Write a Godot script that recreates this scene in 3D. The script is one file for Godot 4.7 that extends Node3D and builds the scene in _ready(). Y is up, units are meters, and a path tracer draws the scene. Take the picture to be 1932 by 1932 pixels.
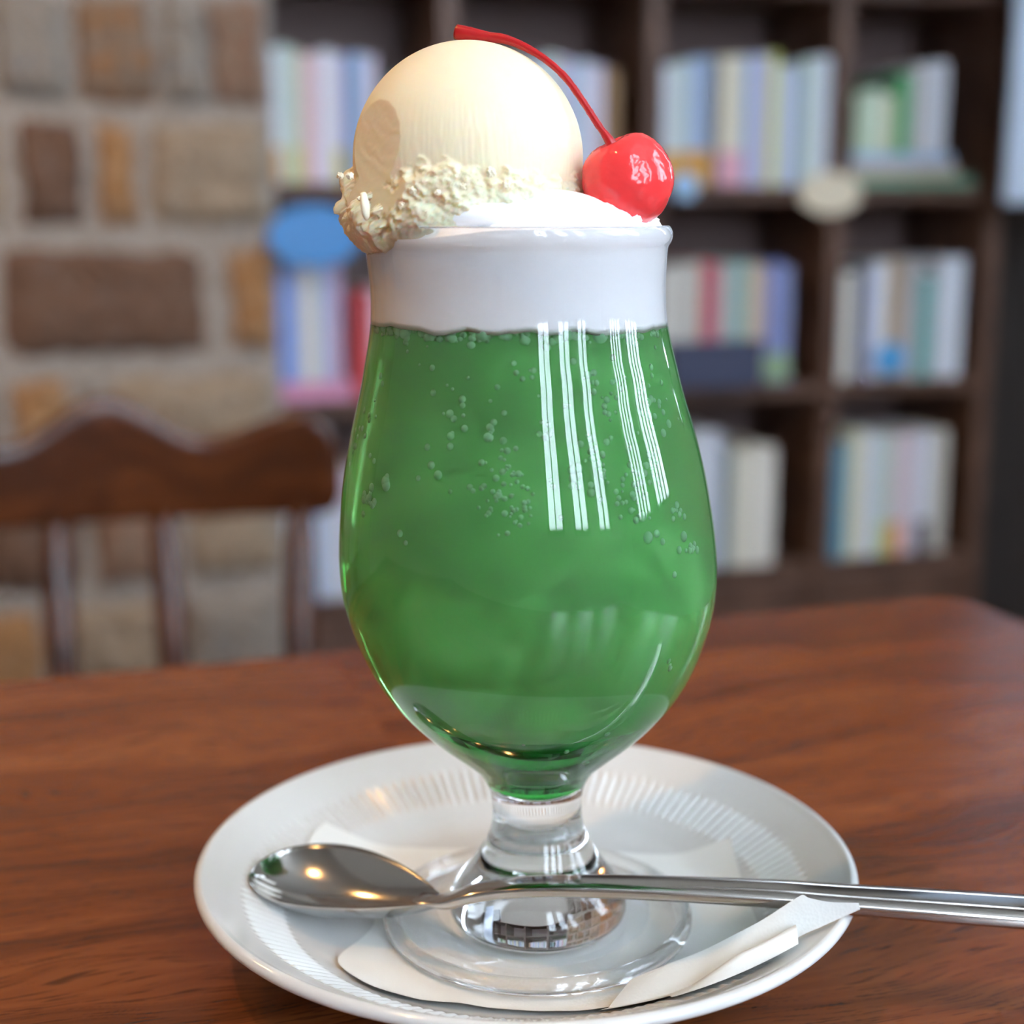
extends Node3D

const YAW := 0.314159          # the café (table, shelf, walls) is turned 18 degrees against the view
var rng := RandomNumberGenerator.new()
var used := {}
var M := {}

# ------------------------------------------------------------------ naming helpers
func numbered(called: String) -> String:
	var k: int = used.get(called, 0)
	used[called] = k + 1
	return called if k == 0 else "%s_%03d" % [called, k]

func R(u: float, y: float, w: float) -> Vector3:
	return Vector3(u * cos(YAW) + w * sin(YAW), y, -u * sin(YAW) + w * cos(YAW))

func thing(called: String, label: String, category: String, at := Vector3.ZERO, turn := 0.0, group := "") -> Node3D:
	var o := Node3D.new()
	o.name = numbered(called)
	add_child(o)
	o.position = at
	o.rotation.y = turn
	tag(o, label, category, group)
	return o

func tag(o: Node, label: String, category: String, group := "") -> void:
	o.set_meta("label", label)
	o.set_meta("category", category)
	if group != "":
		o.set_meta("group", group)

func part(called: String, mesh: Mesh, material: Material, parent: Node, at := Vector3.ZERO, turn := Vector3.ZERO) -> MeshInstance3D:
	var o := MeshInstance3D.new()
	o.mesh = mesh
	o.material_override = material
	o.name = numbered(called) if parent == self else called
	parent.add_child(o, true)
	o.position = at
	o.rotation = turn
	return o

func struct(called: String, mesh: Mesh, material: Material, at := Vector3.ZERO, turn := YAW) -> MeshInstance3D:
	var o := part(called, mesh, material, self, at, Vector3(0, turn, 0))
	o.set_meta("kind", "structure")
	o.set_meta("label", called.replace("_", " ") + " of the café room")
	return o

# ------------------------------------------------------------------ mesh helpers
func from_arrays(v: PackedVector3Array, n: PackedVector3Array, idx: PackedInt32Array, uv := PackedVector2Array(), col := PackedColorArray()) -> ArrayMesh:
	var a := []
	a.resize(Mesh.ARRAY_MAX)
	a[Mesh.ARRAY_VERTEX] = v
	a[Mesh.ARRAY_NORMAL] = n
	a[Mesh.ARRAY_INDEX] = idx
	if uv.size():
		a[Mesh.ARRAY_TEX_UV] = uv
	if col.size():
		a[Mesh.ARRAY_COLOR] = col
	var m := ArrayMesh.new()
	m.add_surface_from_arrays(Mesh.PRIMITIVE_TRIANGLES, a)
	return m

# grid of points p[i*nj+j]; normal = d/di x d/dj times sgn; front faces follow the normal
func grid(p: PackedVector3Array, ni: int, nj: int, sgn := 1.0, wrap := false, col := PackedColorArray()) -> ArrayMesh:
	var n := PackedVector3Array()
	n.resize(p.size())
	var uv := PackedVector2Array()
	uv.resize(p.size())
	for i in ni:
		var i0 := maxi(i - 1, 0)
		var i1 := mini(i + 1, ni - 1)
		for j in nj:
			var j0 := j - 1
			var j1 := j + 1
			if wrap:
				if j0 < 0: j0 = nj - 2
				if j1 > nj - 1: j1 = 1
			else:
				j0 = maxi(j0, 0)
				j1 = mini(j1, nj - 1)
			var d := (p[i1 * nj + j] - p[i0 * nj + j]).cross(p[i * nj + j1] - p[i * nj + j0])
			n[i * nj + j] = d.normalized() * sgn if d.length_squared() > 1e-24 else Vector3.ZERO
			uv[i * nj + j] = Vector2(float(j) / (nj - 1), float(i) / (ni - 1))
	for i in ni:
		for j in nj:
			if n[i * nj + j] == Vector3.ZERO:
				var s := Vector3.ZERO
				var k := i + 1 if i < ni - 1 else i - 1
				for jj in nj:
					s += n[k * nj + jj]
				n[i * nj + j] = s.normalized() if s.length() > 1e-9 else Vector3.UP
	var idx := PackedInt32Array()
	idx.resize((ni - 1) * (nj - 1) * 6)
	var q := 0
	for i in ni - 1:
		for j in nj - 1:
			var a := i * nj + j
			var b := a + nj
			var c := b + 1
			var d := a + 1
			var f := [a, d, b, b, d, c] if sgn > 0 else [a, b, d, b, c, d]
			for k in 6:
				idx[q + k] = f[k]
			q += 6
	return from_arrays(p, n, idx, uv, col)

# lathe of (radius, height) points; leaning: rings follow the goblet's slightly crooked axis
func lathe(prof: Array, seg := 96, sgn := 1.0, leaning := false) -> ArrayMesh:
	var p := PackedVector3Array()
	for q in prof:
		var c := skew(q.y) if leaning else 0.0
		for j in seg + 1:
			var t := TAU * j / seg
			p.append(Vector3(c + q.x * cos(t), q.y, q.x * sin(t)))
	return grid(p, prof.size(), seg + 1, sgn, true)

func smooth_profile(pts: Array, per := 6) -> Array:
	var out := []
	for i in pts.size() - 1:
		var a: Vector2 = pts[maxi(i - 1, 0)]
		var b: Vector2 = pts[i]
		var c: Vector2 = pts[i + 1]
		var d: Vector2 = pts[mini(i + 2, pts.size() - 1)]
		for k in per:
			var q := b.cubic_interpolate_in_time(c, a, d, float(k) / per, (c - b).length(), -(b - a).length() if b != a else -0.0001, (c - b).length() + maxf((d - c).length(), 0.0001))
			q.x = maxf(q.x, 0.0)
			out.append(q)
	out.append(pts[-1])
	return out

# box with cut edges, centred
func cbox(sx: float, sy: float, sz: float, c := 0.002, st: SurfaceTool = null, at := Vector3.ZERO) -> ArrayMesh:
	var own := st == null
	if own:
		st = SurfaceTool.new()
		st.begin(Mesh.PRIMITIVE_TRIANGLES)
	var h := Vector3(sx, sy, sz) / 2
	c = minf(c, minf(h.x, minf(h.y, h.z)) * 0.9)
	var ax := [Vector3.RIGHT, Vector3.UP, Vector3.BACK]
	var corner := func(s: Vector3, k: int) -> Vector3:
		var v := Vector3(h.x * s.x, h.y * s.y, h.z * s.z)
		for m in 3:
			if m != k:
				v[m] -= c * s[m]
		return v + at
	var poly := func(pts: Array, n: Vector3) -> void:
		var nn: Vector3 = (pts[1] - pts[0]).cross(pts[2] - pts[0])
		if nn.dot(n) > 0:
			pts.reverse()
		for k in range(1, pts.size() - 1):
			for q in [pts[0], pts[k], pts[k + 1]]:
				st.set_normal(n.normalized())
				var a := n.abs()
				st.set_uv(Vector2(q.z, q.y) if a.x > a.y and a.x > a.z else (Vector2(q.x, q.z) if a.y > a.z else Vector2(q.x, q.y)))
				st.add_vertex(q)
	for k in 3:
		var k1 := (k + 1) % 3
		var k2 := (k + 2) % 3
		for s in [-1.0, 1.0]:
			var pts := []
			for e in [[-1, -1], [1, -1], [1, 1], [-1, 1]]:
				var sg := Vector3.ZERO
				sg[k] = s
				sg[k1] = e[0]
				sg[k2] = e[1]
				pts.append(corner.call(sg, k))
			poly.call(pts, ax[k] * s)
		for e in [[-1, -1], [1, -1], [1, 1], [-1, 1]]:      # edges along axis k
			var a := Vector3.ZERO
			a[k] = -1
			a[k1] = e[0]
			a[k2] = e[1]
			var b := a
			b[k] = 1
			poly.call([corner.call(a, k1), corner.call(b, k1), corner.call(b, k2), corner.call(a, k2)], ax[k1] * e[0] + ax[k2] * e[1])
	for x in [-1, 1]:
		for y in [-1, 1]:
			for z in [-1, 1]:
				var s := Vector3(x, y, z)
				poly.call([corner.call(s, 0), corner.call(s, 1), corner.call(s, 2)], s)
	return st.commit() if own else null

func surf() -> SurfaceTool:
	var st := SurfaceTool.new()
	st.begin(Mesh.PRIMITIVE_TRIANGLES)
	return st

# swept tube: points, per-point half sizes (across, up), up hint
func sweep(path: Array, half: Array, sides := 16, power := 2.0, hint := Vector3.UP) -> ArrayMesh:
	var p := PackedVector3Array()
	var n := path.size()
	for i in range(-1, n + 1):
		var k := clampi(i, 0, n - 1)
		var t: Vector3 = (path[mini(k + 1, n - 1)] - path[maxi(k - 1, 0)]).normalized()
		var s := t.cross(hint).normalized()
		var up := s.cross(t).normalized()
		for j in sides + 1:
			var a := TAU * j / sides
			var ca := cos(a)
			var sa := sin(a)
			var x := signf(ca) * pow(absf(ca), 2.0 / power)
			var y := signf(sa) * pow(absf(sa), 2.0 / power)
			var e := 0.0 if i < 0 or i >= n else 1.0
			p.append(path[k] + (s * x * half[k].x + up * y * half[k].y) * e)
	return grid(p, n + 2, sides + 1, -1.0, true)

func spline(pts: Array, n: int) -> Array:
	var c := Curve3D.new()
	for i in pts.size():
		var t: Vector3 = (pts[mini(i + 1, pts.size() - 1)] - pts[maxi(i - 1, 0)]) / 6.0
		c.add_point(pts[i], -t, t)
	c.bake_interval = 0.0005
	var out := []
	for i in n:
		out.append(c.sample_baked(c.get_baked_length() * i / (n - 1), true))
	return out

# ------------------------------------------------------------------ materials
func srgb(r: float, g: float, b: float) -> Color:
	return Color(r / 255.0, g / 255.0, b / 255.0)

func mat(c: Color, rough := 0.6, metal := 0.0, spec := 0.5) -> StandardMaterial3D:
	var m := StandardMaterial3D.new()
	m.albedo_color = c
	m.roughness = rough
	m.metallic = metal
	m.metallic_specular = spec
	return m

func clear(c: Color, alpha: float, ior: float, rough := 0.0) -> StandardMaterial3D:
	var m := mat(c, rough)
	m.albedo_color.a = alpha
	m.refraction_enabled = true
	m.refraction_scale = (ior - 1.0) / 10.0
	m.transparency = BaseMaterial3D.TRANSPARENCY_ALPHA
	m.cull_mode = BaseMaterial3D.CULL_DISABLED
	return m

func noise_tex(freq: float, ramp: Array, size := 512, octaves := 4, kind := FastNoiseLite.TYPE_SIMPLEX_SMOOTH, sd := 1) -> NoiseTexture2D:
	var f := FastNoiseLite.new()
	f.noise_type = kind
	f.seed = sd
	f.frequency = freq
	f.fractal_octaves = octaves
	var t := NoiseTexture2D.new()
	t.noise = f
	t.width = size
	t.height = size
	t.seamless = true
	if ramp.size():
		var g := Gradient.new()
		g.offsets = PackedFloat32Array()
		g.colors = PackedColorArray()
		var o := PackedFloat32Array()
		var cs := PackedColorArray()
		for i in ramp.size():
			o.append(float(i) / (ramp.size() - 1))
			cs.append(ramp[i])
		g.offsets = o
		g.colors = cs
		t.color_ramp = g
	return t

func wood_image(w: int, h: int, dark: Color, mid: Color, pale: Color, pores: float, sd: int) -> ImageTexture:
	var f := FastNoiseLite.new()
	f.seed = sd
	f.frequency = 1.0
	f.fractal_octaves = 4
	var g := FastNoiseLite.new()
	g.seed = sd + 7
	g.frequency = 1.0
	g.fractal_octaves = 2
	var im := Image.create(w, h, false, Image.FORMAT_RGB8)
	for y in h:
		for x in w:
			var u := float(x) / w
			var v := float(y) / h
			var warp := f.get_noise_2d(u * 2.2, v * 3.0) * 0.5
			var band := f.get_noise_2d(u * 1.2 + 9.0, (v * 9.0 + warp * 1.6) + 3.0)
			var fine := g.get_noise_2d(u * 9.0, v * 90.0 + warp * 14.0)
			var pore := g.get_noise_2d(u * 26.0 + 40.0, v * 240.0 + warp * 30.0)
			var t := clampf(0.5 + band * 0.75 + fine * 0.22, 0.0, 1.0)
			var c := dark.lerp(mid, t * 2.0) if t < 0.5 else mid.lerp(pale, t * 2.0 - 1.0)
			if pore > 0.28:
				c = c.lerp(dark.darkened(0.35), clampf((pore - 0.28) * 4.0, 0.0, 1.0) * pores)
			im.set_pixel(x, y, c)
	im.generate_mipmaps()
	return ImageTexture.create_from_image(im)

func tri(m: StandardMaterial3D, tex: Texture2D, scale: float) -> StandardMaterial3D:
	m.albedo_texture = tex
	m.uv1_triplanar = true
	m.uv1_scale = Vector3.ONE * scale
	return m

func relief(m: StandardMaterial3D, tex: Texture2D, cm: float) -> StandardMaterial3D:
	m.heightmap_enabled = true
	m.heightmap_texture = tex
	m.heightmap_scale = cm
	return m

# ------------------------------------------------------------------ the scene
func _ready() -> void:
	rng.seed = 11
	var cam := Camera3D.new()
	cam.name = "camera"
	add_child(cam)
	cam.position = Vector3(-0.0057, 0.168, 0.312)
	cam.rotation = Vector3(deg_to_rad(-11.45), 0, 0)
	cam.near = 0.01
	cam.far = 60.0
	cam.fov = 38.83
	var ca := CameraAttributesPhysical.new()
	ca.frustum_focal_length = 34.05
	ca.frustum_focus_distance = 0.295
	ca.frustum_near = 0.01
	ca.frustum_far = 60.0
	ca.exposure_aperture = 5.5
	var env := Environment.new()
	env.background_mode = Environment.BG_COLOR
	env.background_color = Color(0.86, 0.93, 1.0)
	env.background_energy_multiplier = 2.0
	env.tonemap_mode = Environment.TONE_MAPPER_LINEAR
	env.tonemap_exposure = 11.4
	env.sdfgi_enabled = true
	env.ssao_enabled = true
	env.ssil_enabled = true
	var we := WorldEnvironment.new()
	we.name = "world"
	we.environment = env
	we.camera_attributes = ca
	add_child(we)
	materials()
	room()
	pendants()
	table()
	bookshelf()
	chair()
	saucer()
	napkin()
	spoon()
	goblet()
	drink()
	topping()

func materials() -> void:
	var stain := wood_image(1024, 1024, srgb(88, 44, 19), srgb(121, 63, 28), srgb(141, 80, 39), 0.6, 5)
	M.table = mat(Color.WHITE, 0.26)
	M.table.albedo_texture = stain
	M.table.uv1_scale = Vector3(1.7, 3.2, 1)
	M.chair = mat(Color.WHITE, 0.22)
	M.chair.albedo_texture = wood_image(256, 256, srgb(48, 22, 10), srgb(78, 38, 17), srgb(100, 52, 24), 0.4, 9)
	M.chair.uv1_triplanar = true
	M.chair.uv1_scale = Vector3.ONE * 3.0
	M.shelf = tri(mat(Color.WHITE, 0.5), noise_tex(0.01, [srgb(74, 52, 42), srgb(108, 80, 66)], 256), 3.0)
	M.shelf_back = mat(srgb(118, 98, 94), 0.7)
	M.mortar = relief(tri(mat(Color.WHITE, 0.9), noise_tex(0.03, [srgb(140, 128, 118), srgb(178, 168, 160)], 256), 4.0), noise_tex(0.05, [], 256, 4, FastNoiseLite.TYPE_SIMPLEX_SMOOTH, 3), 0.3)
	M.plaster = mat(srgb(190, 182, 172), 0.9)
	M.ceiling = mat(srgb(200, 196, 190), 0.9)
	M.dark_door = mat(srgb(50, 44, 42), 0.6)
	M.floor = mat(srgb(92, 64, 46), 0.45)
	M.frame = mat(srgb(70, 50, 40), 0.5)
	M.pane = mat(Color(0.95, 0.98, 1.0, 0.06), 0.0)
	M.pane.transparency = BaseMaterial3D.TRANSPARENCY_ALPHA
	M.china = mat(srgb(208, 208, 206), 0.12)
	M.paper = relief(mat(srgb(222, 222, 218), 0.8), noise_tex(0.2, [], 256, 1, FastNoiseLite.TYPE_CELLULAR, 4), 0.004)
	M.paper.heightmap_texture = noise_tex(0.2, [], 256, 1, FastNoiseLite.TYPE_CELLULAR, 4)
	M.paper.uv1_triplanar = true
	M.paper.uv1_scale = Vector3.ONE * 30.0
	M.steel = mat(srgb(196, 192, 188), 0.13, 1.0)
	M.glass = clear(Color.WHITE, 0.0, 1.5)
	M.thin_glass = mat(Color(1, 1, 1, 0.02), 0.0)
	M.thin_glass.transparency = BaseMaterial3D.TRANSPARENCY_ALPHA
	M.soda = clear(srgb(152, 242, 148), 0.315, 1.128)
	M.syrup = clear(srgb(70, 205, 92), 0.07, 1.128)
	M.ice = clear(Color.WHITE, 0.56, 1.004, 0.6)
	tri(M.ice, noise_tex(0.012, [srgb(50, 100, 60), srgb(150, 200, 156), Color.WHITE], 256, 3, FastNoiseLite.TYPE_SIMPLEX_SMOOTH, 12), 25.0)
	M.bubble = clear(srgb(180, 232, 190), 0.5, 1.18, 0.05)
	M.cream = mat(srgb(250, 250, 252), 0.55)
	M.ice_cream = mat(Color(0.78, 0.71, 0.50).linear_to_srgb(), 0.6)
	M.ice_cream.subsurf_scatter_enabled = true
	M.ice_cream.subsurf_scatter_strength = 0.4
	M.cherry = mat(srgb(243, 64, 66), 0.12)
	M.cherry_stem = mat(srgb(176, 22, 28), 0.35)

# ------------------------------------------------------------------ room shell
const U0 := -2.6
const U1 := 2.1
const W0 := -2.13
const W1 := 2.0
const YF := -0.72
const YC := 2.5
const WY0 := 0.25       # sill and head of the windows
const WY1 := 2.3

func wall_boxes(lo: float, hi: float, holes: Array, y0: float, y1: float, along_u: bool, at: float, thick: float) -> ArrayMesh:
	var st := surf()
	var add := func(a: float, b: float, c: float, d: float) -> void:
		if b - a < 0.001 or d - c < 0.001: return
		if along_u: cbox(b - a, d - c, thick, 0.0005, st, Vector3((a + b) / 2, (c + d) / 2, at))
		else: cbox(thick, d - c, b - a, 0.0005, st, Vector3(at, (c + d) / 2, (a + b) / 2))
	var x := lo
	for h in holes:
		add.call(x, h[0], YF, YC)
		add.call(h[0], h[1], YF, y0)
		add.call(h[0], h[1], y1, YC)
		x = h[1]
	add.call(x, hi, YF, YC)
	return st.commit()

func room() -> void:
	var st := surf()
	cbox(U1 - U0 + 0.6, 0.15, W1 - W0 + 0.6, 0.001, st, Vector3((U0 + U1) / 2, YF - 0.075, (W0 + W1) / 2))
	struct("floor", st.commit(), M.floor)
	st = surf()
	cbox(U1 - U0 + 0.6, 0.15, W1 - W0 + 0.6, 0.001, st, Vector3((U0 + U1) / 2, YC + 0.075, (W0 + W1) / 2))
	struct("ceiling", st.commit(), M.ceiling)
	var fw := [[-0.2, 0.16], [0.36, 0.74], [0.96, 1.36]]
	var rw := [[-1.3, -1.1], [0.3, 0.86], [1.06, 1.64]]
	struct("wall_front", wall_boxes(U0 - 0.15, U1 + 0.15, fw, WY0, WY1, true, W1 + 0.075, 0.15), M.plaster)
	struct("wall_right", wall_boxes(W0, W1, rw, WY0, WY1, false, U1 + 0.075, 0.15), M.plaster)
	struct("wall_left", wall_boxes(W0, W1, [], WY0, WY1, false, U0 - 0.075, 0.15), M.plaster)
	struct("wall_alcove", wall_boxes(U0 - 0.15, U1 + 0.15, [], 0, 0, true, W0 - 0.075, 0.15), M.plaster)
	var dr := struct("door_1", cbox(0.62, 1.95, 0.05, 0.004), M.dark_door, R(1.79, YF + 0.98, W0 + 0.03))
	dr.set_meta("label", "plain dark door in the wall to the right of the bookshelf")
	part("door_handle", lathe([Vector2(0.0, 0.0), Vector2(0.012, 0.002), Vector2(0.012, 0.03), Vector2(0.02, 0.036), Vector2(0.02, 0.05), Vector2(0.0, 0.054)], 20, -1.0), M.steel, dr, Vector3(-0.25, 0.0, 0.025), Vector3(PI / 2, 0, 0))
	for h in fw: window(h[0], h[1], true)
	for h in rw: window(h[0], h[1], false, U1 + 0.06, 4 if h[1] - h[0] > 0.4 else 1)
	stone_wall()

func window(a: float, b: float, along_u: bool, x_at := U1 + 0.06, panes := 2) -> void:
	var y0 := WY0
	var y1 := WY1
	var at := W1 + 0.06 if along_u else x_at
	var mid := (a + b) / 2
	var o := Node3D.new()
	used["window"] = used.get("window", 0) + 1
	o.name = "window_%d" % used["window"]
	o.set_meta("kind", "structure")
	o.set_meta("label", "daylight window of the café, outside the picture")
	add_child(o)
	o.rotation.y = YAW if along_u else YAW + PI / 2
	o.position = R(mid, 0, at) if along_u else R(at, 0, mid)
	var wd := b - a
	var bar := func(x: float, y: float, sx: float, sy: float) -> void:
		part("window_frame", cbox(sx, sy, 0.05, 0.004), M.frame, o, Vector3(x, y, 0))
	bar.call(-wd / 2 + 0.02, (y0 + y1) / 2, 0.04, y1 - y0)
	bar.call(wd / 2 - 0.02, (y0 + y1) / 2, 0.04, y1 - y0)
	bar.call(0, y0 + 0.02, wd - 0.08, 0.04)
	bar.call(0, y1 - 0.02, wd - 0.08, 0.04)
	var pw := (wd - 0.08) / panes
	for k in panes:
		var x := -wd / 2 + 0.04 + pw * (k + 0.5)
		if k > 0:
			bar.call(x - pw / 2, (y0 + y1) / 2, 0.022 if panes == 2 else 0.034, y1 - y0 - 0.08)
		bar.call(x, 1.5, pw - 0.03, 0.02)
		part("pane", cbox(pw - 0.02, y1 - y0 - 0.06, 0.004, 0.0005), M.pane, o, Vector3(x, (y0 + y1) / 2, 0))

func stone_shape(w: float, h: float, d: float, sd: int) -> ArrayMesh:
	# a pillow-edged, slightly lumpy stone: front face is a displaced grid that folds back at its border
	var f := FastNoiseLite.new()
	f.seed = sd
	f.frequency = 14.0
	var n := 11
	var p := PackedVector3Array()
	for i in n:
		for j in n:
			var x := (float(j) / (n - 1) - 0.5)
			var y := (float(i) / (n - 1) - 0.5)
			var e := maxf(absf(x), absf(y)) * 2.0
			var px := x * w + f.get_noise_3d(x * w, y * h, 1.0) * 0.012
			var py := y * h + f.get_noise_3d(x * w, y * h, 7.0) * 0.012
			var z := d * (1.0 - pow(e, 9.0)) + f.get_noise_3d(x * w, y * h, 3.0) * 0.012 * (1.0 - pow(e, 6.0))
			p.append(Vector3(px, py, z))
	return grid(p, n, n, -1.0)

func stone_wall() -> void:
	var face := -1.8
	var uR := 0.232
	var st := surf()
	cbox(uR - U0, YC - YF, 0.3, 0.01, st, Vector3((uR + U0) / 2, (YC + YF) / 2, face - 0.165))
	var wall := struct("wall_back", st.commit(), M.mortar)
	wall.set_meta("label", "rough stone wall with wide pale mortar joints left of the bookshelf")
	var tones := []
	var ramps := [
		[srgb(120, 88, 58), srgb(168, 122, 78), srgb(150, 128, 108)],
		[srgb(70, 54, 46), srgb(116, 84, 64), srgb(92, 82, 78)],
		[srgb(128, 108, 88), srgb(160, 140, 118), srgb(142, 130, 120)],
		[srgb(150, 92, 44), srgb(134, 112, 92), srgb(112, 100, 96)],
		[srgb(118, 118, 122), srgb(146, 132, 118), srgb(134, 130, 128)],
		[srgb(120, 72, 54), srgb(140, 110, 90), srgb(128, 116, 104)],
	]
	for k in 6:
		tones.append(relief(tri(mat(Color.WHITE, 0.85), noise_tex(0.022, ramps[k], 256, 4, FastNoiseLite.TYPE_SIMPLEX_SMOOTH, 20 + k), 4.5), noise_tex(0.04, [], 256, 5, FastNoiseLite.TYPE_SIMPLEX_SMOOTH, 40 + k), 0.5))
	# rows of the photographed part: y0, y1, then [u0, u1, tone]
	var rows := [
		[0.317, 0.462, [[-0.34, -0.148, 2], [-0.132, -0.045, 4], [-0.03, 0.072, 3], [0.086, 0.134, 4], [0.146, 0.222, 5]]],
		[0.157, 0.297, [[-0.41, -0.13, 2], [-0.113, -0.029, 1], [-0.012, 0.04, 0], [0.055, 0.222, 2]]],
		[-0.02, 0.126, [[-0.42, -0.165, 0], [-0.15, 0.13, 1], [0.162, 0.224, 0]]],
		[-0.185, -0.052, [[-0.44, -0.16, 1], [-0.145, -0.062, 0], [-0.048, -0.03, 4], [-0.018, 0.222, 2]]],
		[-0.35, -0.215, [[-0.42, -0.21, 5], [-0.195, -0.06, 1], [-0.045, 0.075, 5], [0.09, 0.222, 2]]],
		[-0.5, -0.378, [[-0.38, -0.12, 0], [-0.105, 0.06, 2], [0.075, 0.222, 4]]],
		[-0.68, -0.53, [[-0.36, -0.05, 1], [-0.035, 0.222, 0]]],
	]
	var y := 0.485
	while y < YC - 0.08:
		var hgt := rng.randf_range(0.13, 0.17)
		var list := []
		var u := uR - 0.012
		while u > -0.4:
			var wd := rng.randf_range(0.08, 0.28)
			list.append([u - wd, u, rng.randi_range(0, 5)])
			u -= wd + 0.018
		rows.append([y, minf(y + hgt, YC - 0.02), list])
		y += hgt + 0.025
	var sd := 100
	for r in rows:
		var list: Array = r[2]
		var u := 9.9
		for s in list:
			u = minf(u, s[0])
		while u > -1.5:
			var wd := rng.randf_range(0.1, 0.3)
			list.append([u - 0.018 - wd, u - 0.018, rng.randi_range(0, 5)])
			u -= wd + 0.018
		for s in list:
			sd += 1
			part("stone", stone_shape(s[1] - s[0], r[1] - r[0], 0.024, sd), tones[s[2]], wall, Vector3((s[0] + s[1]) / 2, (r[0] + r[1]) / 2, face - 0.02))

func pendants() -> void:
	var shade_prof := smooth_profile([Vector2(0.02, 0.17), Vector2(0.03, 0.15), Vector2(0.07, 0.09), Vector2(0.12, 0.0)], 5)
	var spots := [[R(-0.5, 1.12, 0.02), "over the table"], [R(-0.75, 1.12, -0.95), "over the chair by the stone wall"]]
	var M_shade := mat(srgb(60, 44, 36), 0.5)
	var M_bulb := mat(srgb(255, 220, 170), 0.4)
	M_bulb.emission_enabled = true
	M_bulb.emission = srgb(255, 196, 120)
	M_bulb.emission_energy_multiplier = 12.0
	for s in spots:
		var at: Vector3 = s[0]
		var o := thing("pendant_lamp", "dark metal pendant lamp with warm bulb " + s[1], "lamp", at, 0.0, "pendant lamps")
		part("lamp_shade", lathe(shade_prof, 32), M_shade, o)
		part("cord", lathe([Vector2(0.003, 0.17), Vector2(0.003, YC - at.y)], 8), M_shade, o)
		var b := SphereMesh.new()
		b.radius = 0.02
		b.height = 0.04
		part("bulb", b, M_bulb, o, Vector3(0, 0.05, 0))
		var l := OmniLight3D.new()
		l.name = "glow"
		l.light_color = srgb(255, 196, 120)
		l.light_energy = 0.03
		l.light_size = 0.01
		l.omni_range = 12.0
		l.omni_attenuation = 2.0
		l.shadow_enabled = true
		o.add_child(l)
		l.position = Vector3(0, 0.05, 0)

# ------------------------------------------------------------------ table
func table() -> void:
	var u0 := -0.78
	var u1 := 0.292
	var w0 := -0.256
	var w1 := 0.42
	var t := thing("dining_table", "dark reddish brown lacquered wooden table under the saucer", "table", Vector3.ZERO, YAW)
	# rounded-corner top with a soft edge
	var ring := []
	var rad := 0.022
	for c in [[u1 - rad, w0 + rad, -PI / 2], [u1 - rad, w1 - rad, 0.0], [u0 + rad, w1 - rad, PI / 2], [u0 + rad, w0 + rad, PI]]:
		for k in 9:
			var a: float = c[2] + PI / 2 * k / 8
			ring.append([Vector2(c[0], c[1]), Vector2(cos(a), sin(a))])
	var th := 0.03
	var edge := []
	for k in 7:
		var a := PI / 2 * k / 6
		edge.append(Vector2(-0.006 + 0.006 * sin(a), -0.006 + 0.006 * cos(a)))
	for k in 7:
		var a := PI / 2 * k / 6
		edge.append(Vector2(-0.006 + 0.006 * cos(a), -th + 0.006 - 0.006 * sin(a)))
	var p := PackedVector3Array()
	var uvs := PackedVector2Array()
	var nj := ring.size() + 1
	for i in edge.size() + 2:
		for j in nj:
			var q = ring[j % ring.size()]
			var e: Vector2 = edge[clampi(i - 1, 0, edge.size() - 1)]
			var v: Vector2 = q[0] + q[1] * (rad + e.x)
			if i == 0 or i == edge.size() + 1:
				v = Vector2((u0 + u1) / 2, (w0 + w1) / 2)
			p.append(Vector3(v.x, e.y, v.y))
			uvs.append(Vector2(v.x, v.y))
	var top := grid(p, edge.size() + 2, nj, -1.0, true)
	# planar coordinates along the boards; flat cap normals
	var a := top.surface_get_arrays(0)
	var nn: PackedVector3Array = a[Mesh.ARRAY_NORMAL]
	for j in nj:
		nn[j] = Vector3.UP
		nn[nj + j] = Vector3.UP
		nn[edge.size() * nj + j] = Vector3.DOWN
		nn[(edge.size() + 1) * nj + j] = Vector3.DOWN
	part("tabletop", from_arrays(p, nn, a[Mesh.ARRAY_INDEX], uvs), M.table, t)
	part("apron", cbox(u1 - u0 - 0.16, 0.07, 0.02, 0.002), M.table, t, Vector3((u0 + u1) / 2, -0.066, w0 + 0.08))
	part("apron", cbox(u1 - u0 - 0.16, 0.07, 0.02, 0.002), M.table, t, Vector3((u0 + u1) / 2, -0.066, w1 - 0.08))
	for x in [u0 + 0.08, u1 - 0.08]:
		for z in [w0 + 0.08, w1 - 0.08]:
			part("leg", lathe(smooth_profile([Vector2(0.016, YF), Vector2(0.02, YF + 0.2), Vector2(0.026, YF + 0.5), Vector2(0.028, -0.031)], 4), 20), M.chair, t, Vector3(x, 0, z))

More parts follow.
